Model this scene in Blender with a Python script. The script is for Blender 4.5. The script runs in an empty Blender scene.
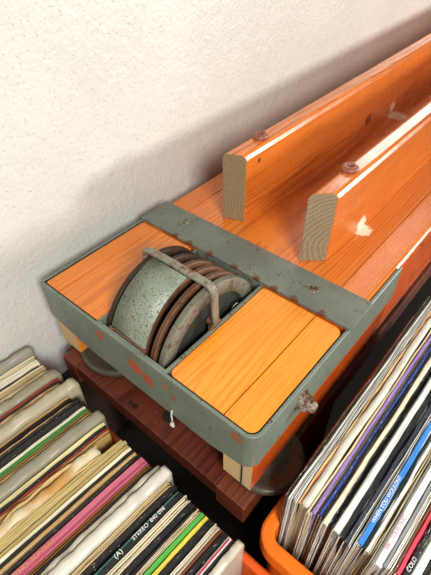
import bpy, bmesh, math, random
from mathutils import Vector, noise
S = bpy.context.scene
C = S.collection

# ---------------------------------------------------------------- camera
cd = bpy.data.cameras.new('camera'); cam = bpy.data.objects.new('camera', cd); C.objects.link(cam)
cam.location = (0.3943427, -0.1537349, 0.3456583)
cam.rotation_euler = (0.8069871, 0.0116938, 0.7046130)
cd.sensor_fit = 'VERTICAL'; cd.sensor_height = 24.0; cd.lens = 24.0 * 457.481 / 575.0
cd.clip_start = 0.01; cd.clip_end = 50
S.camera = cam

# ---------------------------------------------------------------- light
w = bpy.data.worlds.new('world'); S.world = w; w.use_nodes = True
bg = w.node_tree.nodes['Background']
bg.inputs[0].default_value = (1.0, 0.94, 0.85, 1); bg.inputs[1].default_value = 0.145

def area(name, loc, target, sx, sy, power, col):
    l = bpy.data.lights.new(name, 'AREA'); l.shape = 'RECTANGLE'; l.size = sx; l.size_y = sy
    l.energy = power; l.color = col
    o = bpy.data.objects.new(name, l); C.objects.link(o); o.location = loc
    o.rotation_euler = (Vector(target) - Vector(loc)).to_track_quat('-Z', 'Y').to_euler()
    return o
area('low_window_light', (1.9, 2.15, 0.50), (0.05, 0.15, 0.05), 0.40, 0.30, 40, (1.0, 0.96, 0.90))
area('wall_window_light', (-0.026, 1.22, 0.50), (1.0, 1.22, 0.50), 0.80, 0.46, 5.0, (1.0, 0.97, 0.93))
area('side_window_light', (0.98, -0.36, 0.70), (0.38, 0.08, -0.05), 0.36, 0.36, 13, (1.0, 0.975, 0.94))
S.view_settings.view_transform = 'Standard'; S.view_settings.look = 'None'
S.view_settings.gamma = 1.0; S.view_settings.use_curve_mapping = False
S.view_settings.exposure = 0.42

# ---------------------------------------------------------------- materials
def srgb(r, g, b):
    f = lambda v: (v / 255 / 12.92) if v / 255 <= 0.04045 else ((v / 255 + 0.055) / 1.055) ** 2.4
    return (f(r), f(g), f(b), 1)

class NT:
    def __init__(s, name):
        s.m = bpy.data.materials.new(name); s.m.use_nodes = True
        s.t = s.m.node_tree; s.n = s.t.nodes; s.b = s.n['Principled BSDF']; s.out = s.n['Material Output']
        s.tc = s.n.new('ShaderNodeTexCoord').outputs['Object']
    def link(s, a, b): s.t.links.new(a, b)
    def mapping(s, scale=(1, 1, 1), loc=(0, 0, 0), src=None):
        k = s.n.new('ShaderNodeMapping'); s.link(src or s.tc, k.inputs[0])
        k.inputs['Scale'].default_value = scale; k.inputs['Location'].default_value = loc
        return k.outputs[0]
    def noise(s, v, scale, detail=4, rough=0.55, dist=0.0):
        k = s.n.new('ShaderNodeTexNoise'); s.link(v, k.inputs['Vector'])
        k.inputs['Scale'].default_value = scale; k.inputs['Detail'].default_value = detail
        k.inputs['Roughness'].default_value = rough; k.inputs['Distortion'].default_value = dist
        return k.outputs['Fac']
    def ramp(s, f, stops, interp='LINEAR'):
        k = s.n.new('ShaderNodeValToRGB'); s.link(f, k.inputs[0]); e = k.color_ramp.elements
        k.color_ramp.interpolation = interp
        while len(e) < len(stops): e.new(0.5)
        for el, (p, c) in zip(e, stops):
            el.position = p; el.color = c if not isinstance(c, (int, float)) else (c, c, c, 1)
        return k.outputs[0]
    def mix(s, f, a, b, mode='MIX'):
        k = s.n.new('ShaderNodeMix'); k.data_type = 'RGBA'; k.blend_type = mode
        for sock, v in ((k.inputs[0], f), (k.inputs[6], a), (k.inputs[7], b)):
            if isinstance(v, (int, float)): sock.default_value = v
            elif isinstance(v, tuple): sock.default_value = v
            else: s.link(v, sock)
        return k.outputs[2]
    def math(s, op, a, b=0.0, c=0.0):
        k = s.n.new('ShaderNodeMath'); k.operation = op
        for i, v in enumerate((a, b, c)):
            if isinstance(v, (int, float)): k.inputs[i].default_value = v
            else: s.link(v, k.inputs[i])
        return k.outputs[0]
    def bump(s, h, strength, dist=0.001):
        k = s.n.new('ShaderNodeBump'); s.link(h, k.inputs['Height'])
        k.inputs['Strength'].default_value = strength; k.inputs['Distance'].default_value = dist
        s.link(k.outputs[0], s.b.inputs['Normal'])
    def base(s, c):
        if isinstance(c, tuple): s.b.inputs['Base Color'].default_value = c
        else: s.link(c, s.b.inputs['Base Color'])
    def rough(s, r):
        if isinstance(r, (int, float)): s.b.inputs['Roughness'].default_value = r
        else: s.link(r, s.b.inputs['Roughness'])
    def spot(s, centre, r, jag=0.5, nscale=120):
        """mask that is 1 inside a ragged blot around a point of the object"""
        k = s.n.new('ShaderNodeVectorMath'); k.operation = 'DISTANCE'
        s.link(s.tc, k.inputs[0]); k.inputs[1].default_value = centre
        nz = s.noise(s.tc, nscale, 6, 0.7)
        d = s.math('ADD', s.math('DIVIDE', k.outputs['Value'], r), s.math('MULTIPLY', s.math('SUBTRACT', nz, 0.5), jag * 3))
        return s.ramp(d, [(0.75, 1.0), (0.95, 0.0)])

def wood(name, axis=(0, 0), light=(236, 150, 60), dark=(196, 92, 26), rings=210, seed=0.0, gloss=0.22, spots=(), coat=0.35, grain=0.62, along='Y'):
    """solid wood: rings around an axis that runs along the board, so faces show lines and ends show arcs"""
    m = NT(name)
    sc = (1, 0.10, 1) if along == 'Y' else (0.10, 1, 1)
    v = m.mapping(sc, (seed * 3.1, seed * 1.7, seed * 2.3))
    wob = m.noise(v, 22, 3, 0.5)
    wob2 = m.noise(v, 7, 2, 0.5)
    sep = m.n.new('ShaderNodeSeparateXYZ'); m.link(m.tc, sep.inputs[0])
    a, b = (sep.outputs[0] if along == 'Y' else sep.outputs[1]), sep.outputs[2]
    da = m.math('SUBTRACT', a, axis[0]); db = m.math('SUBTRACT', b, axis[1])
    r = m.math('SQRT', m.math('ADD', m.math('MULTIPLY', da, da), m.math('MULTIPLY', db, db)))
    r = m.math('ADD', r, m.math('MULTIPLY', m.math('SUBTRACT', wob, 0.5), 0.016))
    r = m.math('ADD', r, m.math('MULTIPLY', m.math('SUBTRACT', wob2, 0.5), 0.05))
    ph = m.math('FRACT', m.math('MULTIPLY', r, rings))
    ring = m.ramp(ph, [(0.0, 0.05), (0.55, 0.35), (0.86, 1.0), (0.97, 0.75), (1.0, 0.05)])
    fib = m.noise(m.mapping((260, 9, 260) if along == 'Y' else (9, 260, 260)), 1.0, 4, 0.6)
    blot = m.noise(m.mapping((1, 0.3, 1)), 14, 3)
    f = m.math('ADD', m.math('MULTIPLY', ring, grain), m.math('MULTIPLY', m.math('SUBTRACT', fib, 0.45), 0.9))
    f = m.math('ADD', f, m.math('MULTIPLY', m.math('SUBTRACT', blot, 0.5), 0.7))
    col = m.ramp(f, [(0.0, srgb(*light)), (0.9, srgb(*dark))])
    speck = m.ramp(m.noise(m.tc, 330, 2), [(0.72, 0.0), (0.76, 1.0)])
    col = m.mix(m.math('MULTIPLY', speck, 0.45), col, srgb(235, 205, 160))
    for c, rr, cc in spots:
        col = m.mix(m.spot(c, rr), col, srgb(*cc))
    m.base(col)
    m.rough(m.ramp(m.noise(m.tc, 40, 4), [(0.3, gloss), (0.75, gloss + 0.16)]))
    m.b.inputs['Coat Weight'].default_value = coat; m.b.inputs['Coat Roughness'].default_value = 0.18
    m.bump(m.math('ADD', f, m.noise(m.tc, 60, 3)), 0.12, 0.0006)
    return m.m

def sawn_end(name, axis, light=(196, 168, 120), dark=(120, 92, 60), rings=260):
    m = NT(name)
    sep = m.n.new('ShaderNodeSeparateXYZ'); m.link(m.tc, sep.inputs[0])
    da = m.math('SUBTRACT', sep.outputs[0], axis[0]); db = m.math('SUBTRACT', sep.outputs[2], axis[1])
    r = m.math('SQRT', m.math('ADD', m.math('MULTIPLY', da, da), m.math('MULTIPLY', db, db)))
    r = m.math('ADD', r, m.math('MULTIPLY', m.noise(m.tc, 60, 3), 0.006))
    ring = m.ramp(m.math('FRACT', m.math('MULTIPLY', r, rings)), [(0.0, 0.1), (0.6, 0.4), (0.9, 1.0), (1.0, 0.1)])
    f = m.math('ADD', m.math('MULTIPLY', ring, 0.55), m.math('SUBTRACT', m.noise(m.tc, 420, 4, 0.7), 0.3))
    m.base(m.ramp(f, [(0.0, srgb(*light)), (1.0, srgb(*dark))]))
    m.rough(0.8); m.bump(f, 0.4, 0.0008)
    return m.m

def painted(name, paint=(118, 130, 118), rust=(112, 66, 42), amount=0.38, fine=0.30, spots=(), seed=0.0, rough=0.42, bump=0.35):
    m = NT(name)
    v = m.mapping((1, 1, 1), (seed, seed * 0.7, seed * 1.3))
    tone = m.noise(v, 30, 4)
    col = m.ramp(tone, [(0.25, srgb(*[int(c * 0.9) for c in paint])), (0.75, srgb(*[min(255, int(c * 1.07)) for c in paint]))])
    big = m.ramp(m.noise(v, 110, 8, 0.75), [(1 - amount - 0.02, 0.0), (1 - amount + 0.01, 1.0)])
    small = m.ramp(m.noise(v, 520, 2, 0.5), [(1 - fine - 0.035, 0.0), (1 - fine, 1.0)])
    rc = m.mix(m.noise(v, 500, 3), srgb(*rust), srgb(int(rust[0] * 0.55), int(rust[1] * 0.5), int(rust[2] * 0.5)))
    k = m.math('MAXIMUM', big, m.math('MULTIPLY', small, 0.8))
    col = m.mix(k, col, rc)
    for c, rr, cc in spots:
        col = m.mix(m.spot(c, rr, 0.9, 330), col, srgb(*cc))
    m.base(col)
    m.rough(m.math('ADD', m.math('MULTIPLY', k, 0.35), rough))
    m.b.inputs['Metallic'].default_value = 0.0
    m.bump(m.math('ADD', m.math('MULTIPLY', k, -0.6), m.noise(v, 260, 4)), bump, 0.0007)
    return m.m

def plain(name, c, rough=0.5, metal=0.0, var=0.12, scale=80, bump=0.1):
    m = NT(name)
    nz = m.noise(m.tc, scale, 4)
    lo = tuple(x * (1 - var) for x in srgb(*c)[:3]) + (1,); hi = tuple(min(1, x * (1 + var)) for x in srgb(*c)[:3]) + (1,)
    m.base(m.ramp(nz, [(0.3, lo), (0.7, hi)])); m.rough(rough); m.b.inputs['Metallic'].default_value = metal
    m.bump(m.noise(m.tc, scale * 4, 3), bump, 0.0006)
    return m.m

CARD = {}
def card(c, wear=0.25, rough=0.45, wc=(226, 216, 196)):
    """printed sleeve cardboard, scuffed along its edge"""
    key = (c, wear, wc)
    if key in CARD: return CARD[key]
    m = NT('sleeve_card')
    v = m.mapping((1700, 170, 420), (c[0] * 0.11, c[1] * 0.07, c[2] * 0.05))
    k = m.ramp(m.noise(v, 1.0, 4, 0.65), [(0.78 - wear * 0.40, 0.0), (0.82 - wear * 0.40, 1.0)])
    lo = tuple(x * 0.62 for x in srgb(*c)[:3]) + (1,); hi = tuple(min(1, x * 1.15) for x in srgb(*c)[:3]) + (1,)
    col = m.ramp(m.noise(m.mapping((700, 14, 30), (c[2] * .3, 0, c[0] * .2)), 1.0, 3), [(0.3, lo), (0.7, hi)])
    m.base(m.mix(k, col, srgb(*wc))); m.rough(rough)
    m.bump(m.noise(v, 1.0, 3), 0.25, 0.0006)
    CARD[key] = m.m
    return m.m

M = {}
M['strap'] = painted('grey_green_paint_strap', (112, 123, 111), amount=0.37, fine=0.34, seed=2.0, spots=[
    ((0.102, 0.0, -0.0143), 0.0075, (176, 84, 48)), ((0.153, 0.0, -0.0245), 0.011, (178, 82, 46)),
    ((0.170, 0.0, -0.031), 0.010, (170, 80, 48)), ((0.196, 0.0, -0.0186), 0.005, (178, 92, 58)),
    ((0.281, 0.0, -0.012), 0.008, (150, 92, 62)), ((0.205, 0.0, -0.0277), 0.004, (150, 84, 56))])
M['band'] = painted('grey_green_paint_band', (104, 112, 101), amount=0.38, fine=0.33, seed=5.0, spots=[
    ((0.06 + 0.03 * i + 0.006 * math.sin(i * 5), 0.155, 0.003), 0.0055, (92, 58, 38)) for i in range(8)])
M['slotpaint'] = painted('grey_green_paint_slot', (112, 122, 108), amount=0.42, fine=0.32, seed=7.0)
M['guard'] = painted('grey_green_paint_guard', (128, 140, 122), amount=0.36, fine=0.385, seed=11.0, rust=(126, 74, 46), spots=[
    ((0.118 + 0.006 * i, 0.0035, 0.006 + 0.0015 * math.sin(i * 3)), 0.0042, (112, 62, 36)) for i in range(8)])
M['bail'] = painted('rusty_paint_bail', (128, 128, 112), amount=0.44, fine=0.37, seed=13.0, rust=(140, 82, 50))
M['rimrust'] = painted('rusted_rim', (108, 72, 48), amount=0.42, fine=0.34, seed=17.0, rust=(72, 44, 30), rough=0.5)
M['rimdark'] = painted('dark_rim', (64, 46, 34), amount=0.45, fine=0.3, seed=19.0, rust=(98, 62, 40), rough=0.5)
M['rimpale'] = painted('pale_rim', (114, 113, 97), amount=0.42, fine=0.36, seed=23.0, rust=(110, 84, 62), rough=0.5)
M['web'] = painted('sheave_web', (40, 44, 38), amount=0.42, fine=0.3, seed=29.0, rust=(70, 46, 32), rough=0.55)
M['bolt'] = painted('rusty_bolt', (150, 140, 122), amount=0.5, fine=0.42, seed=31.0, rust=(104, 66, 38), rough=0.26, bump=0.1)
M['washer'] = plain('red_brown_rubber', (140, 78, 60), 0.4)
M['hole'] = plain('dark_hole', (22, 16, 13), 0.9)
M['disc'] = painted('dull_steel_disc', (72, 68, 57), amount=0.4, fine=0.3, seed=37.0, rust=(74, 58, 44), rough=0.35)
M['string'] = plain('white_string', (206, 200, 184), 0.9)
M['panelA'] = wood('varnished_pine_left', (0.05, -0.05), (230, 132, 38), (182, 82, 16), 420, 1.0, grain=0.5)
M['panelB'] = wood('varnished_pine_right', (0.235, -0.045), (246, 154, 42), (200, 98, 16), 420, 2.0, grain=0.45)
M['top'] = wood('varnished_pine_top', (0.14, -0.12), (222, 126, 46), (164, 72, 20), 330, 3.0, grain=0.55, spots=[((0.2311, 0.3147, 0.0), 0.014, (226, 214, 190)), ((0.107 + 0.012, 0.66, 0), 0.02, (226, 206, 180))])
M['sideL'] = wood('varnished_pine_side', (0.02, -0.3), (232, 146, 60), (196, 94, 30), 260, 4.0)
M['sideR'] = wood('varnished_pine_side_right', (0.23, -0.3), (222, 98, 24), (178, 58, 12), 260, 5.0, spots=[((0.297, 0.352, -0.012), 0.004, (70, 34, 18))])
M['railA'] = wood('varnished_pine_upright', (0.13, 0.02), (222, 124, 42), (138, 56, 16), 360, 6.0, gloss=0.2, spots=[
    ((0.107, 0.5658, 0.0211), 0.012, (110, 52, 26)), ((0.107, 0.6616, 0.012), 0.011, (228, 208, 186)), ((0.107, 0.26, 0.076), 0.0035, (90, 60, 34))])
M['railB'] = wood('varnished_pine_upright_right', (0.26, -0.03), (220, 122, 42), (146, 62, 18), 300, 7.0, gloss=0.2, spots=[
    ((0.228, 0.318, 0.007), 0.013, (228, 218, 200))])
M['endA'] = sawn_end('sawn_end_left_upright', (0.06, 0.02), (158, 136, 98), (92, 70, 44))
M['endB'] = sawn_end('sawn_end_right_upright', (0.25, 0.02), (160, 144, 114), (100, 80, 54), 220)
M['endrail'] = sawn_end('sawn_end_rail', (0.28, -0.02), (226, 198, 148), (176, 138, 88), 240)
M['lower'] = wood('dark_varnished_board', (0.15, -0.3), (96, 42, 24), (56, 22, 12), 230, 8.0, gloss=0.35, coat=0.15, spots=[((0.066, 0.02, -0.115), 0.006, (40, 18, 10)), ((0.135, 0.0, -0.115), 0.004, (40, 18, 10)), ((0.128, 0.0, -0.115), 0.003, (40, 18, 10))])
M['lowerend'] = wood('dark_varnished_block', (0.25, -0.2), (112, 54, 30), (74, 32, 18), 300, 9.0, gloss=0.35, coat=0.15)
M['crateR'] = plain('orange_plastic', (236, 112, 22), 0.32, var=0.06, scale=30, bump=0.05)
M['crateL'] = plain('red_orange_plastic', (220, 88, 24), 0.35, var=0.06, scale=30, bump=0.05)
M['paper'] = card((236, 230, 214), 0.1)
M['vinyl'] = plain('black_vinyl', (18, 18, 19), 0.25)
M['ink_white'] = plain('white_print', (232, 230, 224), 0.5)
M['ink_tan'] = plain('tan_print', (212, 150, 88), 0.5)
M['ink_pink'] = plain('pink_print', (214, 96, 140), 0.5)
M['ink_teal'] = plain('teal_print', (66, 128, 122), 0.5)
M['ink_green'] = plain('green_print', (60, 150, 70), 0.5)

def wall_mat():
    m = NT('white_painted_plaster')
    m.base(m.ramp(m.noise(m.tc, 6, 4), [(0.3, srgb(206, 205, 197)), (0.7, srgb(216, 215, 208))]))
    m.rough(0.42)
    h = m.math('ADD', m.math('MULTIPLY', m.noise(m.tc, 190, 3, 0.6), 0.8), m.noise(m.tc, 60, 3, 0.5))
    bumps = m.ramp(m.noise(m.tc, 260, 2, 0.5), [(0.66, 0.0), (0.74, 1.0)])
    m.bump(m.math('ADD', h, m.math('MULTIPLY', bumps, 0.6)), 0.62, 0.0020)
    return m.m
M['wall'] = wall_mat()
M['shade_board'] = plain('dark_brown_shade_board', (52, 38, 30), 0.6)
M['floor'] = plain('dark_floor', (30, 24, 20), 0.5, var=0.2, scale=20)

def plastic_mat(name, c, alpha):
    m = NT(name)
    m.base(m.ramp(m.noise(m.mapping((200, 25, 60)), 1.0, 4), [(0.3, tuple(x * 0.8 for x in srgb(*c)[:3]) + (1,)), (0.7, srgb(*c))]))
    m.rough(0.28); m.b.inputs['Alpha'].default_value = alpha
    m.bump(m.noise(m.mapping((120, 30, 60)), 1.0, 5, 0.6), 0.5, 0.002)
    return m.m
def stained_mat():
    m = NT('stained_paper')
    k = m.ramp(m.noise(m.mapping((26, 14, 20)), 1.0, 5, 0.6), [(0.47, 0.0), (0.60, 1.0)])
    m.base(m.mix(k, srgb(214, 200, 166), srgb(192, 142, 78))); m.rough(0.6)
    m.bump(m.noise(m.mapping((140, 40, 60)), 1.0, 4), 0.6, 0.002)
    return m.m
M['stained'] = stained_mat()

# ---------------------------------------------------------------- mesh helpers
def link(name, bm, mat, parent=None, smooth=False, mats=None):
    bmesh.ops.recalc_face_normals(bm, faces=bm.faces)
    me = bpy.data.meshes.new(name); bm.to_mesh(me); bm.free()
    o = bpy.data.objects.new(name, me); C.objects.link(o)
    for x in (mats or [mat]): me.materials.append(x)
    if smooth:
        for p in me.polygons: p.use_smooth = True
    if parent: o.parent = parent; o.matrix_parent_inverse.identity(); o.location = -wl(parent)
    return o
def wl(o):
    v = Vector(o.location)
    while o.parent: o = o.parent; v += Vector(o.location)
    return v
def empty(name, loc, label, cat, group=None):
    o = bpy.data.objects.new(name, None); C.objects.link(o); o.location = loc; o.empty_display_size = 0.02
    o['label'] = label; o['category'] = cat
    if group: o['group'] = group
    return o
def box(bm, x0, x1, y0, y1, z0, z1, bev=0.0, seg=2):
    b = bmesh.new()
    r = bmesh.ops.create_cube(b, size=1.0)
    for v in b.verts:
        v.co = Vector(((x0 + x1) / 2 + v.co.x * (x1 - x0), (y0 + y1) / 2 + v.co.y * (y1 - y0), (z0 + z1) / 2 + v.co.z * (z1 - z0)))
    if bev: bmesh.ops.bevel(b, geom=b.edges[:], offset=bev, segments=seg, profile=0.5, affect='EDGES')
    merge(bm, b)
def merge(bm, b):
    me = bpy.data.meshes.new('tmp'); b.to_mesh(me); b.free(); bm.from_mesh(me); bpy.data.meshes.remove(me)
def bx(*a, **k):
    bm = bmesh.new(); box(bm, *a, **k); return bm
def extrude_poly(pts, axis, a, b, bev=0.0, seg=2):
    """pts are 2D in the plane across axis; axis X: (y,z), Y: (x,z), Z: (x,y)"""
    def P(p, t): return {'X': (t, p[0], p[1]), 'Y': (p[0], t, p[1]), 'Z': (p[0], p[1], t)}[axis]
    bm = bmesh.new(); lo = [bm.verts.new(P(p, a)) for p in pts]; hi = [bm.verts.new(P(p, b)) for p in pts]
    n = len(pts); bm.faces.new(lo); bm.faces.new(hi[::-1])
    for i in range(n): bm.faces.new((lo[i], lo[(i + 1) % n], hi[(i + 1) % n], hi[i]))
    bmesh.ops.recalc_face_normals(bm, faces=bm.faces)
    if bev: bmesh.ops.bevel(bm, geom=bm.edges[:], offset=bev, segments=seg, profile=0.5, affect='EDGES')
    return bm
def revolve(prof, centre, axis='Z', n=64, wob=0.0):
    """prof: closed loop of (r, t); revolved about axis through centre"""
    bm = bmesh.new(); rows = []
    for i in range(n):
        a = 2 * math.pi * i / n; row = []
        for r, t in prof:
            rr = r * (1 + wob * noise.noise(Vector((math.cos(a) * 2, math.sin(a) * 2, t * 50))))
            c, s = rr * math.cos(a), rr * math.sin(a)
            p = {'Z': (c, s, t), 'X': (t, c, s), 'Y': (c, t, s)}[axis]
            row.append(bm.verts.new(Vector(p) + Vector(centre)))
        rows.append(row)
    m = len(prof)
    for i in range(n):
        for j in range(m):
            bm.faces.new((rows[i][j], rows[(i + 1) % n][j], rows[(i + 1) % n][(j + 1) % m], rows[i][(j + 1) % m]))
    return bm
def solid_rev(prof, centre, axis='Z', n=48):
    """open profile starting and ending on the axis"""
    bm = revolve([(max(r, 1e-5), t) for r, t in prof], centre, axis, n)
    bmesh.ops.remove_doubles(bm, verts=bm.verts, dist=5e-5)
    return bm
def tube(pts, r, n=8, closed=False):
    bm = bmesh.new(); pts = [Vector(p) for p in pts]; rings = []; N = len(pts); up = None
    for i, p in enumerate(pts):
        a = pts[i - 1] if (i or closed) else p; b = pts[(i + 1) % N] if (i < N - 1 or closed) else p
        t = (b - a).normalized()
        if up is None: up = t.orthogonal().normalized()
        up = (up - t * up.dot(t)).normalized(); s = t.cross(up)
        rings.append([bm.verts.new(p + (up * math.cos(2 * math.pi * k / n) + s * math.sin(2 * math.pi * k / n)) * r) for k in range(n)])
    for i in range(N if closed else N - 1):
        A, B = rings[i], rings[(i + 1) % N]
        for k in range(n): bm.faces.new((A[k], A[(k + 1) % n], B[(k + 1) % n], B[k]))
    if not closed: bm.faces.new(rings[0][::-1]); bm.faces.new(rings[-1])
    return bm
def arc(cx, cy, r, a0, a1, n):
    return [(cx + r * math.cos(math.radians(a0 + (a1 - a0) * i / n)), cy + r * math.sin(math.radians(a0 + (a1 - a0) * i / n))) for i in range(n + 1)]
def rrect(x0, x1, y0, y1, r, n=5):
    r = r if isinstance(r, (tuple, list)) else (r,) * 4       # corners: (x0,y0) (x1,y0) (x1,y1) (x0,y1)
    return (arc(x0 + r[0], y0 + r[0], r[0], 180, 270, n) + arc(x1 - r[1], y0 + r[1], r[1], 270, 360, n)
            + arc(x1 - r[2], y1 - r[2], r[2], 0, 90, n) + arc(x0 + r[3], y1 - r[3], r[3], 90, 180, n))
def set_end_mat(o, idx, fn):
    for p in o.data.polygons:
        if fn(p): p.material_index = idx

# ---------------------------------------------------------------- setting
def struct(name, bm, mat):
    o = link(name, bm, mat); o['kind'] = 'structure'; return o
WX = -0.030
struct('floor', bx(WX - 0.1, 3.2, -2.2, 3.6, -0.475, -0.425), M['floor'])
struct('wall_left', bx(WX - 0.1, WX, -2.2, 3.6, -0.425, 2.3), M['wall'])
struct('shade_board_left', bx(WX, WX + 0.006, -2.2, 3.6, -0.425, -0.195, bev=0.001), M['shade_board'])  # added dark board, darkens the lit wall low behind the trolley

# ---------------------------------------------------------------- the trolley
T = empty('pulley_trolley', (0.15, 0.0, -0.425), 'long varnished pine trolley with grey steel end frame and sunken pulley stack, against the wall', 'trolley')
YE = 1.62
# inset end boards: two planks each, the seam is a real groove
def end_panel(x0, x1, seam, mat, rad):
    bm = bmesh.new(); y0, y1, z0, z1 = 0.0052, 0.1536, -0.027, -0.0008
    for a, b, rr in ((x0, seam - 0.0004, (rad[0], 0.0008, 0.0008, rad[3])), (seam + 0.0004, x1, (0.0008, rad[1], rad[2], 0.0008))):
        p = extrude_poly(rrect(a, b, y0, y1, rr, 4), 'Z', z0, z1)
        bmesh.ops.bevel(p, geom=[e for e in p.edges if all(v.co.z > z1 - 1e-5 for v in e.verts)], offset=0.0009, segments=2, profile=0.5, affect='EDGES')
        merge(bm, p)
    return link('end_board', bm, mat, T)
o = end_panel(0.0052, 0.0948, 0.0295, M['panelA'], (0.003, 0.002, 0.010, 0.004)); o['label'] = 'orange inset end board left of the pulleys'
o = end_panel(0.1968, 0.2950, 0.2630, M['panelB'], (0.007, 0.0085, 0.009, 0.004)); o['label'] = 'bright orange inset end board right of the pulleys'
# black strip added in the open gap between boards and strap, standing for its shade
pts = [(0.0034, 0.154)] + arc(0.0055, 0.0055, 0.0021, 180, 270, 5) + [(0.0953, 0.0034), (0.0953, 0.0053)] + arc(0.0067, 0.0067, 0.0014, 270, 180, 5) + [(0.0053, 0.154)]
link('gap_shade_strip', extrude_poly(pts, 'Z', -0.020, -0.0012), M['hole'], T)
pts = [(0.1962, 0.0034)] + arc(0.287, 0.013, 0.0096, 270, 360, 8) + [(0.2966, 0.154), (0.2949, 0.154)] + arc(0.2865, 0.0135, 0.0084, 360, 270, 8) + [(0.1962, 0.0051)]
link('gap_shade_strip', extrude_poly(pts, 'Z', -0.020, -0.0012), M['hole'], T)
# top boards behind the cross band
def plank(name, x0, x1, y0, y1, z0, z1, mat, bev=0.002, rr=0.0):
    if rr:
        pts = [(x0, z0), (x1, z0)] + arc(x1 - rr, z1 - rr, rr, 0, 90, 6) + [(x0, z1)]
        bm = extrude_poly(pts, 'Y', y0, y1)
    else: bm = bx(x0, x1, y0, y1, z0, z1, bev=bev)
    return link(name, bm, mat, T)
plank('top_board', 0.0345, 0.2625, 0.158, YE, -0.026, 0.0, M['top'], 0.0012)
# side rails: full height behind the band, low under the end frame
def side_rail(x0, x1, mat, roundside):
    prof = [(0.0045, -0.103), (0.0045, -0.030), (0.157, -0.030), (0.157, 0.0), (YE, 0.0), (YE, -0.103)]
    bm = extrude_poly(prof, 'X', x0, x1)
    es = [e for e in bm.edges if all(v.co.z > -0.001 for v in e.verts) and abs((e.verts[0].co - e.verts[1].co).y) > 0.5 and ((e.verts[0].co.x > (x0 + x1) / 2) == roundside)]
    bmesh.ops.bevel(bm, geom=es, offset=0.0065, segments=5, profile=0.5, affect='EDGES')
    o = link('side_rail', bm, None, T, mats=[mat, M['endrail'], M['top']])
    set_end_mat(o, 2, lambda p: p.normal.z > 0.4 and p.center.z > -0.01)
    set_end_mat(o, 1, lambda p: p.normal.y < -0.9 and p.center.y < 0.01)
    return o
side_rail(0.0015, 0.034, M['sideL'], False)
sr = side_rail(0.2632, 0.297, M['sideR'], True)
link('end_joint', bx(0.2855, 0.2865, 0.0035, 0.006, -0.102, -0.05), M['hole'], sr)
# upright rails bolted on top
def upright(x0, x1, y0a, y0b, h, mat, endmat, cham):
    pts = []
    c = cham
    sec = [(x0, 0.0002), (x1, 0.0002), (x1, h - c), (x1 - c * 0.4, h - c * 0.35), (x1 - c, h), (x0 + c, h), (x0 + c * 0.35, h - c * 0.4), (x0, h - c)]
    bm = bmesh.new()
    A = [bm.verts.new((x, y0a + (y0b - y0a) * (x - x0) / (x1 - x0), z)) for x, z in sec]
    B = [bm.verts.new((x, YE - 0.02, z)) for x, z in sec]
    bm.faces.new(A); bm.faces.new(B[::-1]); n = len(sec)
    for i in range(n): bm.faces.new((A[i], A[(i + 1) % n], B[(i + 1) % n], B[i]))
    bmesh.ops.recalc_face_normals(bm, faces=bm.faces)
    es = [e for e in bm.edges if all(v.co.y < 0.3 for v in e.verts)]
    bmesh.ops.bevel(bm, geom=es, offset=0.0012, segments=2, profile=0.5, affect='EDGES')
    o = link('upright_rail', bm, None, T, mats=[mat, endmat])
    set_end_mat(o, 1, lambda p: p.normal.y < -0.6)
    return o
u1 = upright(0.0792, 0.1072, 0.2242, 0.2345, 0.0915, M['railA'], M['endA'], 0.006)
u2 = upright(0.2030, 0.2275, 0.2135, 0.2340, 0.0905, M['railB'], M['endB'], 0.006)
u1['label'] = 'upright pine rail nearer the wall'; u2['label'] = 'upright pine rail nearer the right crate'
for u, cx, cy, h in ((u1, 0.0905, 0.2830, 0.0915), (u2, 0.2120, 0.2830, 0.0905)):
    r = link('washer', revolve([(0.0034, -0.001), (0.0094, -0.001), (0.0102, 0.0014), (0.0094, 0.0038), (0.0074, 0.0056), (0.0050, 0.0058), (0.0041, 0.0048), (0.0036, 0.003)], (cx, cy, h), 'Z', 40), M['washer'], u, True)
    link('bolt_hole', revolve([(0.0001, -0.0009), (0.0037, -0.0009), (0.0037, 0.0012), (0.0001, 0.0012)], (cx, cy, h), 'Z', 20), M['hole'], u)

# steel strap bent round the end, set on edge
def strap():
    th = 0.0033; r = 0.013
    path = [(0.0, 0.205), (0.0, 0.15), (0.0, 0.08)] + arc(0.003, 0.003, 0.003, 180, 270, 5) + [(0.05 + 0.025 * i, 0.0) for i in range(9)] + arc(0.3 - r, r, r, 270, 360, 10) + [(0.3, 0.05), (0.3, 0.1), (0.3, 0.16), (0.3, 0.22), (0.3, 0.279)]
    bm = bmesh.new(); rows = []; P = [Vector((x, y, 0)) for x, y in path]
    for i, p in enumerate(P):
        t = (P[min(i + 1, len(P) - 1)] - P[max(i - 1, 0)]).normalized(); nrm = Vector((-t.y, t.x, 0))   # inward
        x, y = p.x, p.y
        zb = -0.048
        if y < 0.012: zb = -0.050 - 0.012 * min(1, max(0, x / 0.06)) * min(1, max(0, (0.302 - x) / 0.05 ))
        q = p + nrm * th
        rows.append([bm.verts.new((p.x, p.y, -0.0006)), bm.verts.new((p.x + nrm.x * 0.0006, p.y + nrm.y * 0.0006, 0.0)),
                     bm.verts.new((q.x, q.y, 0.0)), bm.verts.new((q.x, q.y, zb)), bm.verts.new((p.x, p.y, zb))])
    for i in range(len(rows) - 1):
        for j in range(5): bm.faces.new((rows[i][j], rows[i][(j + 1) % 5], rows[i + 1][(j + 1) % 5], rows[i + 1][j]))
    bm.faces.new(rows[0]); bm.faces.new(rows[-1][::-1])
    return link('steel_strap', bm, M['strap'], T)
st = strap()
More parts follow.
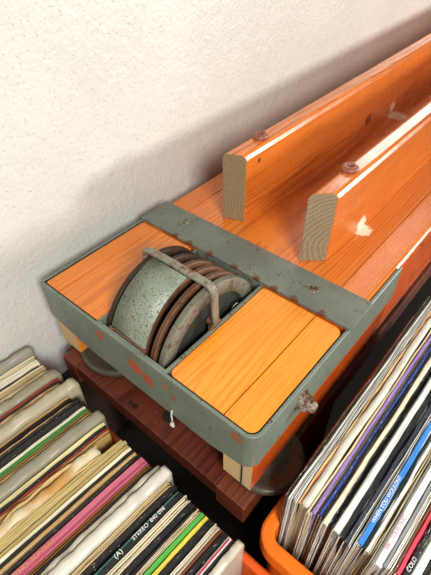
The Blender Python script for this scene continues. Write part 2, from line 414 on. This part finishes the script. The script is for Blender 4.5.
# hex bolt in the right flank of the strap
def hexbolt(c, r, l):
    b = bmesh.new()
    prof = [(c[1] + r * math.cos(math.radians(a)), c[2] + r * math.sin(math.radians(a))) for a in range(15, 375, 60)]
    merge(b, extrude_poly(prof, 'X', c[0], c[0] + l * 0.6, bev=0.0012))
    merge(b, solid_rev([(0, l * 0.55), (r * 0.62, l * 0.55), (r * 0.62, l * 0.95), (r * 0.5, l * 1.05), (0, l * 1.05)], c, 'X', 20))
    merge(b, solid_rev([(0, -0.0005), (r * 1.25, -0.0005), (r * 1.25, 0.0016), (0, 0.0016)], c, 'X', 24))
    return b
link('hex_bolt', hexbolt((0.3, 0.0735, -0.024), 0.0092, 0.0145), M['bolt'], st)
# cross band
bm = bmesh.new(); pts = []
N = 44
for side in (0, 1):
    pass
bot, top = [], []
ring = []
for i in range(N + 1):
    x = 0.0 + 0.3 * i / N
    e0 = 0.1550 + 0.0007 * noise.noise(Vector((x * 90, 0, 0))); e1 = 0.2033 + 0.0005 * noise.noise(Vector((x * 70, 5, 0)))
    if x > 0.262: e0 += 0.006 * ((x - 0.262) / 0.038) ** 2.0 * 0
    z = 0.0036
    ring.append([bm.verts.new((x, e0, 0.0002)), bm.verts.new((x, e0, z - 0.0006)), bm.verts.new((x, e0 + 0.0007, z)), bm.verts.new((x, e1 - 0.0007, z)), bm.verts.new((x, e1, z - 0.0006)), bm.verts.new((x, e1, 0.0002))])
for i in range(N):
    for j in range(6): bm.faces.new((ring[i][j], ring[i][(j + 1) % 6], ring[i + 1][(j + 1) % 6], ring[i + 1][j]))
bm.faces.new(ring[0]); bm.faces.new(ring[-1][::-1])
band = link('cross_band', bm, M['band'], T)
for sx, sy in ((0.0531, 0.185), (0.243, 0.1811)):
    b = solid_rev([(0, 0.003), (0.0058, 0.003), (0.0053, 0.0042), (0.0026, 0.0047), (0, 0.0047)], (sx, sy, 0), 'Z', 24)
    sc = link('screw', b, M['bolt'], band, True)
    link('screw_slot', bx(sx - 0.0045, sx + 0.0045, sy - 0.0006, sy + 0.0006, 0.0044, 0.0049), M['hole'], sc)
# slot frame
bm = bmesh.new()
box(bm, 0.0955, 0.0978, 0.0034, 0.1545, -0.055, -0.0002, bev=0.0004)
box(bm, 0.1925, 0.1960, 0.0034, 0.1545, -0.055, -0.0002, bev=0.0004)
box(bm, 0.0978, 0.1925, 0.0034, 0.0062, -0.055, -0.0002, bev=0.0004)
box(bm, 0.0978, 0.1925, 0.1552, 0.1574, -0.055, -0.0004, bev=0.0004)
link('slot_frame', bm, M['slotpaint'], T)
# pulley sheaves
PC = (0.0790, -0.030)
def sheave(x, R, th, rim, mat, webmat, lip=0.0016, tilt=0.0):
    prof = [(R - rim, -th / 2), (R - lip, -th / 2), (R, -th / 2 + lip * 0.6), (R - 0.0022, 0.0), (R, th / 2 - lip * 0.6), (R - lip, th / 2), (R - rim, th / 2), (R - rim - 0.001, 0.0)]
    s = link('pulley_sheave', revolve(prof, (x, PC[0], PC[1]), 'X', 96, 0.004), mat, T, True)
    link('web', revolve([(0.008, -0.001), (R - rim + 0.001, -0.001), (R - rim + 0.001, 0.001), (0.008, 0.001)], (x, PC[0], PC[1]), 'X', 48), webmat, s)
    link('hub', revolve([(0.0062, -th * 0.62), (0.013, -th * 0.62), (0.0145, -th * 0.4), (0.0145, th * 0.4), (0.013, th * 0.62), (0.0062, th * 0.62)], (x, PC[0], PC[1]), 'X', 32), webmat, s)
    return s
xs = [(0.1040, 0.0722, M['rimdark']), (0.1215, 0.0712, M['rimdark']), (0.1385, 0.0714, M['rimrust']), (0.1540, 0.0716, M['rimrust']), (0.1685, 0.0722, M['rimrust'])]
for x, R, mt in xs: sheave(x, R, 0.0054, 0.010, mt, M['web'])
sheave(0.1815, 0.0728, 0.0078, 0.0155, M['rimpale'], M['web'])['label'] = 'outermost sheave with broad pale rim'
link('axle', solid_rev([(0, 0.0975), (0.006, 0.0975), (0.006, 0.193), (0, 0.193)], (0, PC[0], PC[1]), 'X', 24), M['web'], T)
# curved guard sheet over the front of the stack
bm = bmesh.new(); rows = []; R0 = 0.0752
for i in range(31):
    a = math.radians(157 - i * (157 - 93) / 30)
    row = []
    for R in (R0, R0 + 0.0016):
        y = PC[0] + R * math.cos(a); z = PC[1] + R * math.sin(a)
        for x in (0.1120, 0.1590 ): row.append(bm.verts.new((x + (0.003 * (1 - i / 30) if x > .13 else 0.002 * (1 - i / 30)), y, z)))
    rows.append(row)
for i in range(30):
    A, B = rows[i], rows[i + 1]
    for q in ((0, 1), (1, 3), (3, 2), (2, 0)): bm.faces.new((A[q[0]], A[q[1]], B[q[1]], B[q[0]]))
bm.faces.new((rows[0][0], rows[0][1], rows[0][3], rows[0][2])); bm.faces.new((rows[-1][0], rows[-1][2], rows[-1][3], rows[-1][1]))
link('guard_sheet', bm, M['guard'], T, True).data.polygons
# weld bead at the guard foot
pts = [(0.112 + 0.052 * i / 30, 0.0075 + 0.0012 * noise.noise(Vector((i * 0.7, 0, 0))), 0.0004 + 0.0012 * noise.noise(Vector((i * 0.9, 3, 0)))) for i in range(31)]
link('weld_bead', tube(pts, 0.0013, 6), M['rimrust'], T, True)
# bail handle: a flat bar bent over the stack
def flatbar(path, wy, th):
    bm = bmesh.new(); rows = []; P = [Vector(p) for p in path]
    for i, p in enumerate(P):
        t = (P[min(i + 1, len(P) - 1)] - P[max(i - 1, 0)]).normalized(); nrm = Vector((-t.z, 0, t.x))
        Y = Vector((0, wy / 2, 0)); q = nrm * th / 2
        rows.append([bm.verts.new(p + s) for s in (-Y * 0.8 + q, Y * 0.8 + q, Y + q * 0.5, Y - q * 0.5, Y * 0.8 - q, -Y * 0.8 - q, -Y - q * 0.5, -Y + q * 0.5)])
    for i in range(len(rows) - 1):
        for j in range(8): bm.faces.new((rows[i][j], rows[i][(j + 1) % 8], rows[i + 1][(j + 1) % 8], rows[i + 1][j]))
    bm.faces.new(rows[0]); bm.faces.new(rows[-1][::-1]); return bm
BY, BT = 0.0765, 0.0525
a1 = arc(0.0995 + 0.008, BT - 0.008, 0.008, 180, 90, 6); a2 = arc(0.1925 - 0.010, BT - 0.010, 0.010, 90, 0, 8)
path = [(0.0985, -0.010), (0.0988, 0.015), (0.0992, 0.035)] + a1 + [(0.12, BT), (0.14, BT + 0.0006), (0.16, BT)] + a2 + [(0.1928, 0.020), (0.1932, -0.002)]
path = [(x, BY + 0.002 * (0.05 - z) * 0, z) for x, z in path]
bail = link('bail_handle', flatbar(path, 0.0085, 0.0042), M['bail'], T, True)
bm = bmesh.new(); box(bm, 0.1895, 0.1945, BY - 0.008, BY + 0.008, -0.004, 0.004, bev=0.0012)
merge(bm, solid_rev([(0, -0.005), (0.0045, -0.005), (0.0045, 0.001), (0, 0.001)], (0.1895, BY, 0.003), 'X', 12))
link('bail_foot', bm, M['rimrust'], bail)
link('wire_ring', tube([(0.1895 + 0.001 * math.sin(a), 0.112 + 0.0052 * math.cos(a), -0.004 + 0.0052 * math.sin(a)) for a in [i * math.pi / 12 for i in range(24)]], 0.0006, 6, True), M['bolt'], T, True)
# knotted string hanging from the strap
bm = tube([(0.2020, -0.0008, -0.052), (0.2017, -0.0022, -0.060), (0.2021, -0.0022, -0.068), (0.2015, -0.0026, -0.074)], 0.0009, 8)
for k, (dx, dz, r) in enumerate(((0, 0, 0.0024), (0.0012, -0.003, 0.0018), (-0.001, -0.0035, 0.0017))):
    merge(bm, solid_rev([(0, -r), (r * 0.7, -r * 0.7), (r, 0), (r * 0.7, r * 0.7), (0, r)], (0.2015 + dx, -0.0026, -0.0755 + dz), 'Z', 10))
link('string', bm, M['string'], T, True)

# flat steel discs under the rails, one each side
for cx, cy, R in ((0.0565, 0.0480, 0.050), (0.2855, 0.0457, 0.0405)):
    d = link('base_disc', solid_rev([(0, -0.1135), (R - 0.004, -0.1135), (R, -0.1115), (R, -0.1065), (R - 0.002, -0.1045), (R - 0.006, -0.1042), (R - 0.009, -0.1062), (0.02, -0.1068), (0.017, -0.1042), (0, -0.1042)], (cx, cy, 0), 'Z', 96), M['disc'], T, True)
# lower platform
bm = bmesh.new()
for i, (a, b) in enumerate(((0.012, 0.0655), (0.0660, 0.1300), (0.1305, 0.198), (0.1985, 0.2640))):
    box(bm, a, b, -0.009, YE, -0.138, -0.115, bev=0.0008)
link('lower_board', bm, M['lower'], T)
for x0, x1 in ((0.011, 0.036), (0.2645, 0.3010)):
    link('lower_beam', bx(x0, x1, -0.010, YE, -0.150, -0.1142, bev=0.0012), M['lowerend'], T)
# knot hole, a short bored boss seen as a dark eye
link('knot_hole', revolve([(0.0001, -0.0003), (0.0085, -0.0003), (0.0085, 0.0003), (0.0001, 0.0003)], (0.1745, 0.0165, -0.1148), 'Z', 24), M['hole'], T)
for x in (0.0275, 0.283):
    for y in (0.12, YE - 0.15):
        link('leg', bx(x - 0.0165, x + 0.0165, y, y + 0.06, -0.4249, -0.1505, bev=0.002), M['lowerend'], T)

# ---------------------------------------------------------------- crates
def crate(name, x0, x1, y0, y1, zt, zb, lip, mat, label, r=0.028, fl=None):
    fl = fl or zb + 0.004
    """open plastic crate: outer lip with skirt, thin walls, floor"""
    bm = bmesh.new()
    def loop(inset, z): 
        rr = max(0.004, r - inset)
        return [bm.verts.new((x, y, z)) for x, y in rrect(x0 + inset, x1 - inset, y0 + inset, y1 - inset, rr, 7)]
    t = 0.003
    prof = [(0.0035, zt - 0.024), (0.0, zt - 0.022), (0.0, zt - 0.004), (0.0008, zt - 0.0015), (0.003, zt), (lip - 0.003, zt), (lip - 0.0008, zt - 0.0012), (lip, zt - 0.004),
            (lip + 0.004, fl + 0.002), (lip + 0.010, fl)]
    loops = [loop(i, z) for i, z in prof]
    out = [(0.0035, zt - 0.006), (lip - t, zt - 0.006), (lip - t + 0.001, zt - 0.03), (lip - t + 0.004, zb + 0.003), (lip + 0.002, zb)]
    outl = [loop(i, z) for i, z in out]
    n = len(loops[0])
    def strip(A, B):
        for k in range(n): bm.faces.new((A[k], A[(k + 1) % n], B[(k + 1) % n], B[k]))
    for a, b in zip(loops, loops[1:]): strip(a, b)
    strip(loops[0], outl[0])
    for a, b in zip(outl, outl[1:]): strip(a, b)
    bm.faces.new(loops[-1]); bm.faces.new(outl[-1])
    o = link(name, bm, mat, None)
    o['label'] = label; o['category'] = 'crate'
    return o
crate('record_crate', -0.0285, 0.372, -0.385, -0.0262, -0.155, -0.4248, 0.0095, M['crateL'], 'red-orange plastic crate in front of the trolley end, its rim just visible', r=0.02)
crate('record_crate', 0.3200, 0.520, -0.0240, 0.365, -0.120, -0.4248, 0.0135, M['crateR'], 'bright orange plastic crate with rounded corner, right of the trolley', r=0.024, fl=-0.370)

# ---------------------------------------------------------------- records
def slab(bm, x0, x1, ya, yb, zt, zb, seed, wob=0.0006, zw=0.0006, rnd=0.5, n=30, pivot=0.0, puff=0.0, ends=0.0015):
    """upright sheet between x0..x1 running ya..yb with its worn edge up at zt"""
    rows = []; th = x1 - x0; r = min(th * rnd, 0.002)
    for i in range(n + 1):
        f = i / n; f = f * f * (3 - 2 * f) * 0.35 + f * 0.65
        y = ya + (yb - ya) * f
        q = Vector((y * 22, seed * 3.7, 0.3)); dx = wob * noise.noise(q); dx2 = wob * noise.noise(Vector((y * 60, seed, 9)))* 0.5
        e = min(y - min(ya, yb), max(ya, yb) - y); dz = -ends * max(0, 1 - e / 0.006) ** 2
        dz += zw * noise.noise(Vector((y * 70, seed * 1.3, 4))) + zw * 0.6 * noise.noise(Vector((y * 260, seed * 2.1, 7)))
        pf = puff * (0.5 + 0.5 * noise.noise(Vector((y * 18, seed, 2))))
        z = zt + dz; d = dx + dx2
        sec = [(x0 + d * 0.3, zb), (x0 + d * 0.8 - pf, zt - 0.045), (x0 + d - pf, z - r - 0.004), (x0 + d, z - r), (x0 + d + r * 0.5, z), (x1 + d - r * 0.5, z), (x1 + d, z - r), (x1 + d + pf, z - r - 0.004), (x1 + d * 0.8 + pf, zt - 0.045), (x1 + d * 0.3, zb)]
        rows.append([bm.verts.new((x, y, zz)) for x, zz in sec])
    m = len(rows[0])
    for i in range(n):
        for j in range(m): bm.faces.new((rows[i][j], rows[i][(j + 1) % m], rows[i + 1][(j + 1) % m], rows[i + 1][j]))
    bm.faces.new(rows[0]); bm.faces.new(rows[-1][::-1])
def text_mesh(name, s, size, loc, mat, parent, wide=1.0):
    """flat lettering lying on a spine: reads towards +Y, its tops towards -X"""
    cu = bpy.data.curves.new('t', 'FONT'); cu.body = s; cu.size = size; cu.align_y = 'CENTER'; cu.extrude = 0.00008
    cu.space_character = wide
    tmp = bpy.data.objects.new('t', cu); C.objects.link(tmp)
    bpy.context.view_layer.update()
    me = bpy.data.meshes.new_from_object(tmp.evaluated_get(bpy.context.evaluated_depsgraph_get()))
    bpy.data.objects.remove(tmp)
    me.materials.clear(); me.materials.append(mat)
    for v in me.vertices:
        x, y, z = v.co; v.co = Vector((-y, x, z)) + Vector(loc)
    o = bpy.data.objects.new(name, me); C.objects.link(o); o.parent = parent
    return o

def record(bin_, i, x0, x1, kind, col, label, yend=0.0, zt=0.0, wear=0.25, yaw=None, wob=0.0006, text=None, inner=None, stripe=None, wc=(226, 216, 196), alpha=0.72):
    """bin_ 'L': the visible end is at +Y, runs towards -Y; 'R': visible end at -Y, runs +Y. Local origin at that end, base height 0"""
    D = -1 if bin_ == 'L' else 1
    Y0 = (-0.041 if bin_ == 'L' else 0.0060) + yend
    ZT = (-0.100 if bin_ == 'L' else -0.052) + zt
    ZB = (-0.4165 if bin_ == 'L' else -0.3960)
    if bin_ == 'R': ZB = -0.3685
    a = math.radians(3.3 if bin_ == 'L' else max(0.0, min(3.2, (x0 - 0.345) * 28)))
    if yaw is not None: a = math.radians(yaw)
    th = (x1 - x0) * 0.93
    o = empty('record', ((x0 + x1) / 2, Y0, ZB), label, 'record', 'records in the left crate' if bin_ == 'L' else 'records in the right crate')
    o.rotation_euler = (0, 0, -a)
    L = 0.313 if kind != 'plastic' else 0.318
    def put(name, bm, mat, par=o, smooth=False, mats=None):
        bmesh.ops.recalc_face_normals(bm, faces=bm.faces)
        me = bpy.data.meshes.new(name); bm.to_mesh(me); bm.free()
        q = bpy.data.objects.new(name, me); C.objects.link(q); q.parent = par
        for z in (mats or [mat]): me.materials.append(z)
        if smooth:
            for p in me.polygons: p.use_smooth = True
        return q
    H = ZT - ZB; s = i + (100 if bin_ == 'R' else 0); h = th / 2; rnd = random.Random(s)
    if bin_ == 'R': wear = min(0.42, wear + 0.10)
    mat = card(col, wear, wc=(244, 240, 230) if bin_ == 'R' else wc)
    def sheets(jmat, top_drop):
        pt = min(0.0011, th * 0.24)
        bm = bmesh.new()
        slab(bm, -h, -h + pt, 0, D * L, H - top_drop, 0.001, s, wob, 0.0013, 0.3)
        slab(bm, h - pt, h, D * 0.0008, D * L, H - top_drop - rnd.uniform(0, 0.0015), 0.001, s + 0.37, wob, 0.0013, 0.3)
        slab(bm, -h, h, D * 0.001, D * L, 0.002, 0.0, s, 0, 0, 0.2, n=4)
        j = put('jacket', bm, jmat)
        iw = th - 2 * pt - 0.0004
        if iw > 0.0006:
            k = max(1, min(4, int(iw / 0.0013))); w1 = iw / k
            for q in range(k):
                xa = -h + pt + 0.0002 + q * w1
                bm = bmesh.new(); slab(bm, xa + w1 * 0.12, xa + w1 * 0.66, D * rnd.uniform(-0.0012, 0.004), D * (L - 0.004), H - top_drop - rnd.uniform(0.0008, 0.004), 0.003, s + q * 1.9, wob * 0.6, 0.0012, 0.3)
                put('inner_sleeve', bm, card(inner or rnd.choice([(236, 230, 214), (240, 238, 230), (214, 196, 158)]), 0.12), j)
        return j
    if kind == 'spine':
        if bin_ == 'R':
            j = sheets(card(rnd.choice([(240, 232, 214), (222, 206, 172), (242, 240, 234), (236, 228, 214)]), 0.35), 0.0012)
            bm = bmesh.new(); slab(bm, -h, h, D * 0.0004, D * (L - 0.002), H + 0.0005, H - 0.003, s, wob, 0.0016, 0.45)
            put('spine', bm, mat, j)
        else:
            bm = bmesh.new(); slab(bm, -h, h, 0, D * L, H, 0, s, wob, 0.0007, 0.45)
            j = put('jacket', bm, mat)
        if stripe:
            for off, w2, sc in stripe:
                bm = bmesh.new(); slab(bm, off * h - w2 / 2, off * h + w2 / 2, D * 0.001, D * (L - 0.004), H + 0.00055, H - 0.0015, s, wob, 0.0007, 0.3)
                put('spine_stripe', bm, card(sc, 0.15), j)
        if text:
            for body, size, at, ink in text:
                text_mesh('lettering', body, size, (0, at, H + 0.0013), M[ink], j)
    elif kind == 'open':
        j = sheets(mat, 0.0)
    elif kind == 'plastic':
        bm = bmesh.new(); slab(bm, -h * 0.45, h * 0.45, D * 0.006, D * (L - 0.003), H - 0.0045, 0.002, s, wob, 0.001, 0.3)
        put('jacket', bm, card(inner or (214, 202, 176), 0.2))
        bm = bmesh.new(); slab(bm, -h, h, 0, D * L, H, 0.0, s + 5, wob * 1.2, 0.0028, 0.3, n=64, ends=0.003)
        put('plastic_cover', bm, plastic_mat('clear_cover', col, alpha), smooth=True)
    elif kind == 'torn':
        bm = bmesh.new(); slab(bm, -h, -h + 0.001, 0, D * L, H, 0.0, s, wob, 0.0045, 0.3, n=60)
        slab(bm, h - 0.001, h, 0, D * L, H - 0.002, 0.0, s + 1, wob, 0.003, 0.3, n=60)
        j = put('jacket', bm, card((226, 194, 134), 0.2))
        bm = bmesh.new(); slab(bm, -h + 0.0012, h - 0.0012, D * 0.001, D * L, H - 0.0012, 0.0, s + 2, wob, 0.003, 0.5, n=60)
        put('inner_sleeve', bm, M['stained'], j, True)
    return o

CREAM = (226, 212, 176); WHITE = (236, 232, 220); TAN = (190, 152, 98); OLIVE = (196, 176, 112); BLACK = (26, 24, 24); BEIGE = (196, 184, 156)
GREYP = (176, 172, 156); NAVY = (30, 36, 52); BROWN = (104, 68, 40)
L = 'L'; R = 'R'
LEFT = [
 (-.0180, -.0080, 'plastic', GREYP, 'grey clear-covered record leaning by the wall, first in the left crate', dict(yend=.008, zt=.006, alpha=.8)),
 (-.0060, -.0010, 'open', CREAM, 'cream record second from the wall in the left crate', dict(yend=.004)),
 (.0000, .0090, 'spine', (236, 226, 198), 'clean cream record just left of the thin black one nearest the wall', dict(wear=.1, yend=.003)),
 (.0092, .0140, 'spine', BLACK, 'thin black record nearest the wall in the left crate', dict(wear=.05, zt=-.002)),
 (.0142, .0268, 'open', (222, 206, 168), 'thick cream record with torn dark line along its top', dict(yend=.003, inner=(196, 172, 130))),
 (.0270, .0310, 'open', (208, 188, 148), 'tan-cream record between the torn cream one and a grey plastic cover', dict(yend=.005)),
 (.0312, .0438, 'plastic', (172, 162, 136), 'grey-beige plastic-covered record just left of the dark red edge', dict(yend=.010, zt=.003, alpha=.78)),
 (.0440, .0468, 'spine', (150, 52, 34), 'narrow dark red record near the wall end of the left crate', dict(wear=.15, yend=.004)),
 (.0470, .0508, 'spine', BLACK, 'thin black record directly right of the dark red one', dict(wear=.05, yend=.002)),
 (.0510, .0545, 'open', TAN, 'tan record right of the thin black and dark red pair', dict()),
 (.0547, .0585, 'spine', (206, 184, 138), 'pale tan record touching the wide beige plastic cover', dict(yend=.001)),
 (.0590, .0740, 'plastic', (204, 192, 162), 'wide crumpled beige plastic-covered record with a rounded corner', dict(yend=.014, zt=.005, alpha=.86, wob=.002)),
 (.0744, .0850, 'open', (198, 164, 108), 'dark-filled record with tan edges and maroon inside', dict(inner=(44, 20, 22), yend=-.004, wear=.2)),
 (.0852, .0905, 'spine', (30, 26, 24), 'black record with white scuff dots, left of its scuffed black neighbour', dict(wear=.36, yend=.002)),
 (.0907, .0985, 'spine', BLACK, 'wider black record with scuffed edge left of the thin cream and dark green pair', dict(wear=.28, yend=.003, zt=.001)),
 (.0987, .1022, 'spine', (228, 222, 190), 'thin cream record just left of the dark green one', dict(wear=.1)),
 (.1024, .1075, 'spine', (58, 128, 52), 'dark green record in the wall half of the left crate', dict(wear=.12)),
 (.1077, .1110, 'open', (150, 116, 66), 'thin brown-black record right of the dark green one', dict(inner=(40, 34, 28))),
 (.1112, .1150, 'open', (206, 172, 112), 'tan record with fine lines left of the smooth grey cover', dict()),
 (.1153, .1290, 'plastic', (168, 162, 138), 'smooth grey plastic-covered record in the middle of the left crate', dict(yend=.006, zt=.004, alpha=.82)),
 (.1295, .1345, 'spine', (236, 220, 160), 'pale yellow-cream record right of the smooth grey cover', dict(wear=.1, yend=.001)),
 (.1347, .1385, 'spine', (32, 30, 28), 'black and white striped record between yellow-cream and red ones', dict(wear=.32)),
 (.1387, .1415, 'spine', (140, 44, 30), 'thin red-brown record left of the stained torn one', dict(wear=.35)),
 (.1417, .1462, 'open', (196, 160, 96), 'ochre record touching the stained torn paper one', dict(yend=-.002)),
 (.1465, .1600, 'torn', CREAM, 'torn cream paper sleeve with brown water stains', dict(yend=-.022, zt=.004, wob=.004)),
 (.1603, .1645, 'spine', OLIVE, 'olive-cream record directly right of the stained sleeve', dict(yend=.000, wear=.2)),
 (.1647, .1692, 'open', (204, 184, 118), 'second olive record right of the stained sleeve', dict(yend=.002)),
 (.1694, .1735, 'spine', (184, 160, 98), 'third olive record right of the stained sleeve', dict(wear=.25)),
 (.1737, .1778, 'spine', (238, 228, 196), 'cream record left of the black one near the pink spine', dict(wear=.08)),
 (.1780, .1818, 'spine', BLACK, 'black record third to the left of the pink spine', dict(wear=.1)),
 (.1820, .1862, 'open', (188, 146, 84), 'brown-tan record second to the left of the pink spine', dict()),
 (.1864, .1915, 'spine', (34, 28, 28), 'black scuffed record touching the left side of the pink spine', dict(wear=.32)),
 (.1918, .2020, 'spine', (206, 106, 130), 'pink record with tan lettering on its spine', dict(wear=.05, zt=.002, stripe=[(.62, .0022, (176, 74, 98))], text=[('ANTHO  SUNDAY', .0058, -.150, 'ink_tan')])),
 (.2023, .2062, 'open', (150, 96, 50), 'brown record directly right of the pink spine', dict(inner=(60, 34, 20))),
 (.2064, .2100, 'spine', (28, 24, 22), 'thin black record between brown one and plastic covers', dict(wear=.1)),
 (.2103, .2165, 'plastic', (204, 196, 172), 'beige plastic-covered record left of the shiny white roll-edged one', dict(yend=.006, zt=.002, alpha=.85)),
 (.2168, .2290, 'plastic', (226, 222, 206), 'shiny puffed white plastic-covered record right of the pink spine', dict(yend=.008, zt=.006, alpha=.95, inner=(230, 226, 210))),
 (.2293, .2350, 'open', (212, 186, 134), 'tan-cream layered record right of the shiny white plastic one', dict()),
 (.2352, .2420, 'spine', BLACK, 'black scuffed record left of the STEREO spine', dict(wear=.32, yend=.002)),
 (.2423, .2515, 'spine', (26, 32, 30), 'black record lettered STEREO with a teal line on its spine', dict(wear=.08, stripe=[(-.45, .0009, (62, 122, 116))], text=[('STEREO  840 098', .0052, -.058, 'ink_white'), ('(A)', .0064, -.078, 'ink_white')])),
 (.2518, .2598, 'open', (232, 220, 188), 'thick cream record right of the STEREO spine', dict(inner=(240, 228, 198), yend=.002)),
 (.2600, .2665, 'spine', (24, 24, 26), 'black dotted record left of the bright green one', dict(wear=.32)),
 (.2668, .2695, 'spine', BLACK, 'very thin black record left of the bright green one', dict(wear=.15)),
 (.2697, .2735, 'open', (222, 200, 152), 'cream record touching the bright green one', dict()),
 (.2737, .2785, 'spine', (84, 176, 70), 'bright green record near the camera end of the left crate', dict(wear=.08)),
 (.2787, .2832, 'spine', (240, 216, 88), 'yellow record right of the bright green one', dict(wear=.15)),
 (.2834, .2905, 'spine', (26, 24, 24), 'black record with worn white edge right of the yellow one', dict(wear=.32)),
 (.2907, .2970, 'open', (226, 212, 184), 'off-white record right of the worn black one', dict(yend=.001)),
 (.2972, .2998, 'spine', (130, 72, 42), 'thin brown record near the last records of the left crate', dict(wear=.2)),
 (.3000, .3062, 'spine', BLACK, 'black scuffed record left of the rose-red striped one', dict(wear=.32)),
 (.3064, .3112, 'spine', (236, 228, 220), 'white record with a rose-red stripe on its spine', dict(wear=.1, stripe=[(.1, .0018, (212, 60, 92))])),
 (.3114, .3140, 'spine', BLACK, 'thin black record left of the last plain cover', dict(wear=.2)),
 (.3143, .3225, 'plastic', (222, 212, 192), 'last record of the left crate, plain off-white plastic cover facing out', dict(yend=.004, zt=.002, alpha=.92, inner=(232, 222, 200))),
 (.3260, .3300, 'open', CREAM, 'cream record behind the last plain cover, at the lower photo edge', dict(yend=-.11, zt=-.012)),
]
for i, (a, b, k, c, lab, kw) in enumerate(LEFT):
    if i == len(LEFT) - 1: continue
    record(L, i, a, b, k, c, lab, **kw)
rr = random.Random(4)
RIGHT = [
 (.3325, .3360, 'open', (92, 80, 68), 'speckled dark brown record, first beside the trolley in the right crate', dict(wear=.4)),
 (.3363, .3440, 'open', (232, 228, 218), 'white record with blue marks, second in the right crate', dict(inner=(226, 226, 222), wear=.15)),
 (.3442, .3470, 'spine', (226, 190, 130), 'tan record with an orange edge left of the wide off-white cover', dict(wear=.2, stripe=[(.6, .0007, (196, 84, 34))])),
 (.3473, .3553, 'plastic', (220, 214, 196), 'wide off-white plastic-covered record left of the purple spine', dict(zt=.002, alpha=.92, inner=(226, 220, 204), yend=.001)),
 (.3555, .3575, 'spine', (222, 196, 150), 'thin tan record lettered in brown left of the purple spine', dict(wear=.3)),
 (.3577, .3618, 'spine', (150, 122, 184), 'purple record in the right crate', dict(wear=.22)),
 (.3620, .3640, 'open', (158, 144, 128), 'thin grey-brown record between purple and blue spines', dict()),
 (.3642, .3672, 'spine', (44, 66, 140), 'dark blue record with white scuffs in the right crate', dict(wear=.36)),
 (.3674, .3698, 'spine', (24, 24, 28), 'thin black record right of the dark blue one', dict(wear=.2)),
 (.3700, .3750, 'spine', (236, 224, 194), 'cream record right of the dark blue and black pair', dict(wear=.1, zt=.001)),
 (.3752, .3800, 'open', (40, 38, 36), 'dark dotted record between cream and pale grey ones', dict(wear=.42, inner=(60, 56, 52))),
 (.3802, .3868, 'spine', (222, 222, 218), 'pale grey wide record left of the navy-black ones', dict(wear=.1, zt=.002)),
 (.3870, .3920, 'spine', (22, 24, 30), 'black glossy record right of the pale grey one', dict(wear=.1, zt=.001)),
 (.3922, .3968, 'spine', (52, 58, 70), 'slate-navy record left of the white torn one', dict(wear=.25)),
 (.3970, .4006, 'open', (240, 238, 230), 'white torn-edged record touching the bright blue spine', dict(wear=.1)),
 (.4008, .4062, 'spine', (56, 132, 214), 'bright blue record with white capital lettering', dict(wear=.12, zt=.002, text=[('WHEN YOU WOULDNT', .0046, .020, 'ink_white')])),
 (.4064, .4092, 'spine', (24, 36, 28), 'very dark green record right of the bright blue spine', dict(wear=.08)),
 (.4094, .4125, 'spine', (240, 238, 232), 'thin white record right of the dark green one', dict(wear=.1)),
 (.4127, .4162, 'open', (214, 194, 150), 'tan-edged record left of the pink-lettered white one', dict(inner=(60, 50, 40))),
 (.4164, .4186, 'open', (226, 218, 200), 'thin cream record left of the pink-lettered white one', dict(inner=(40, 40, 40))),
 (.4188, .4254, 'spine', (240, 238, 236), 'white record with pink lettering on its spine', dict(wear=.05, text=[('SAL   LOUIS DUET', .0042, .014, 'ink_pink')])),
 (.4256, .4288, 'spine', (134, 138, 140), 'grey record right of the pink-lettered white one', dict(wear=.15)),
 (.4290, .4338, 'open', (238, 234, 224), 'white record with ragged edge left of the brown one', dict(wear=.15)),
 (.4340, .4358, 'spine', (120, 70, 44), 'thin brown record touching the coral red spine', dict(wear=.15)),
 (.4360, .4400, 'spine', (222, 74, 92), 'coral red record in the right crate', dict(wear=.05)),
 (.4402, .4448, 'spine', (36, 36, 40), 'black record lettered in white right of the coral red one', dict(wear=.35, text=[('COLO', .0044, .012, 'ink_white')])),
 (.4450, .4525, 'spine', (220, 230, 220), 'pale mint record near the lower right photo corner', dict(wear=.05)),
 (.4527, .4568, 'spine', BLACK, 'black record right of the pale mint one', dict(wear=.12)),
 (.4570, .4608, 'open', (214, 202, 160), 'tan and black layered record at the right photo edge', dict(inner=(50, 44, 40))),
 (.4610, .4650, 'open', (236, 232, 222), 'white record at the right photo edge of the right crate', dict()),
 (.4652, .4700, 'spine', (34, 40, 36), 'dark record last in the right crate', dict(wear=.2)),
]
for i, (a, b, k, c, lab, kw) in enumerate(RIGHT):
    d = -.0040 + 0.0
    kw = dict(kw); kw.setdefault('yend', rr.uniform(-.0035, .0035)); 
    kw.setdefault('wob', 0.0010)
    fx = lambda v: 0.3943 + (v + d - 0.3943) * 0.934
    record(R, i, fx(a), fx(b), k, c, lab, **kw)
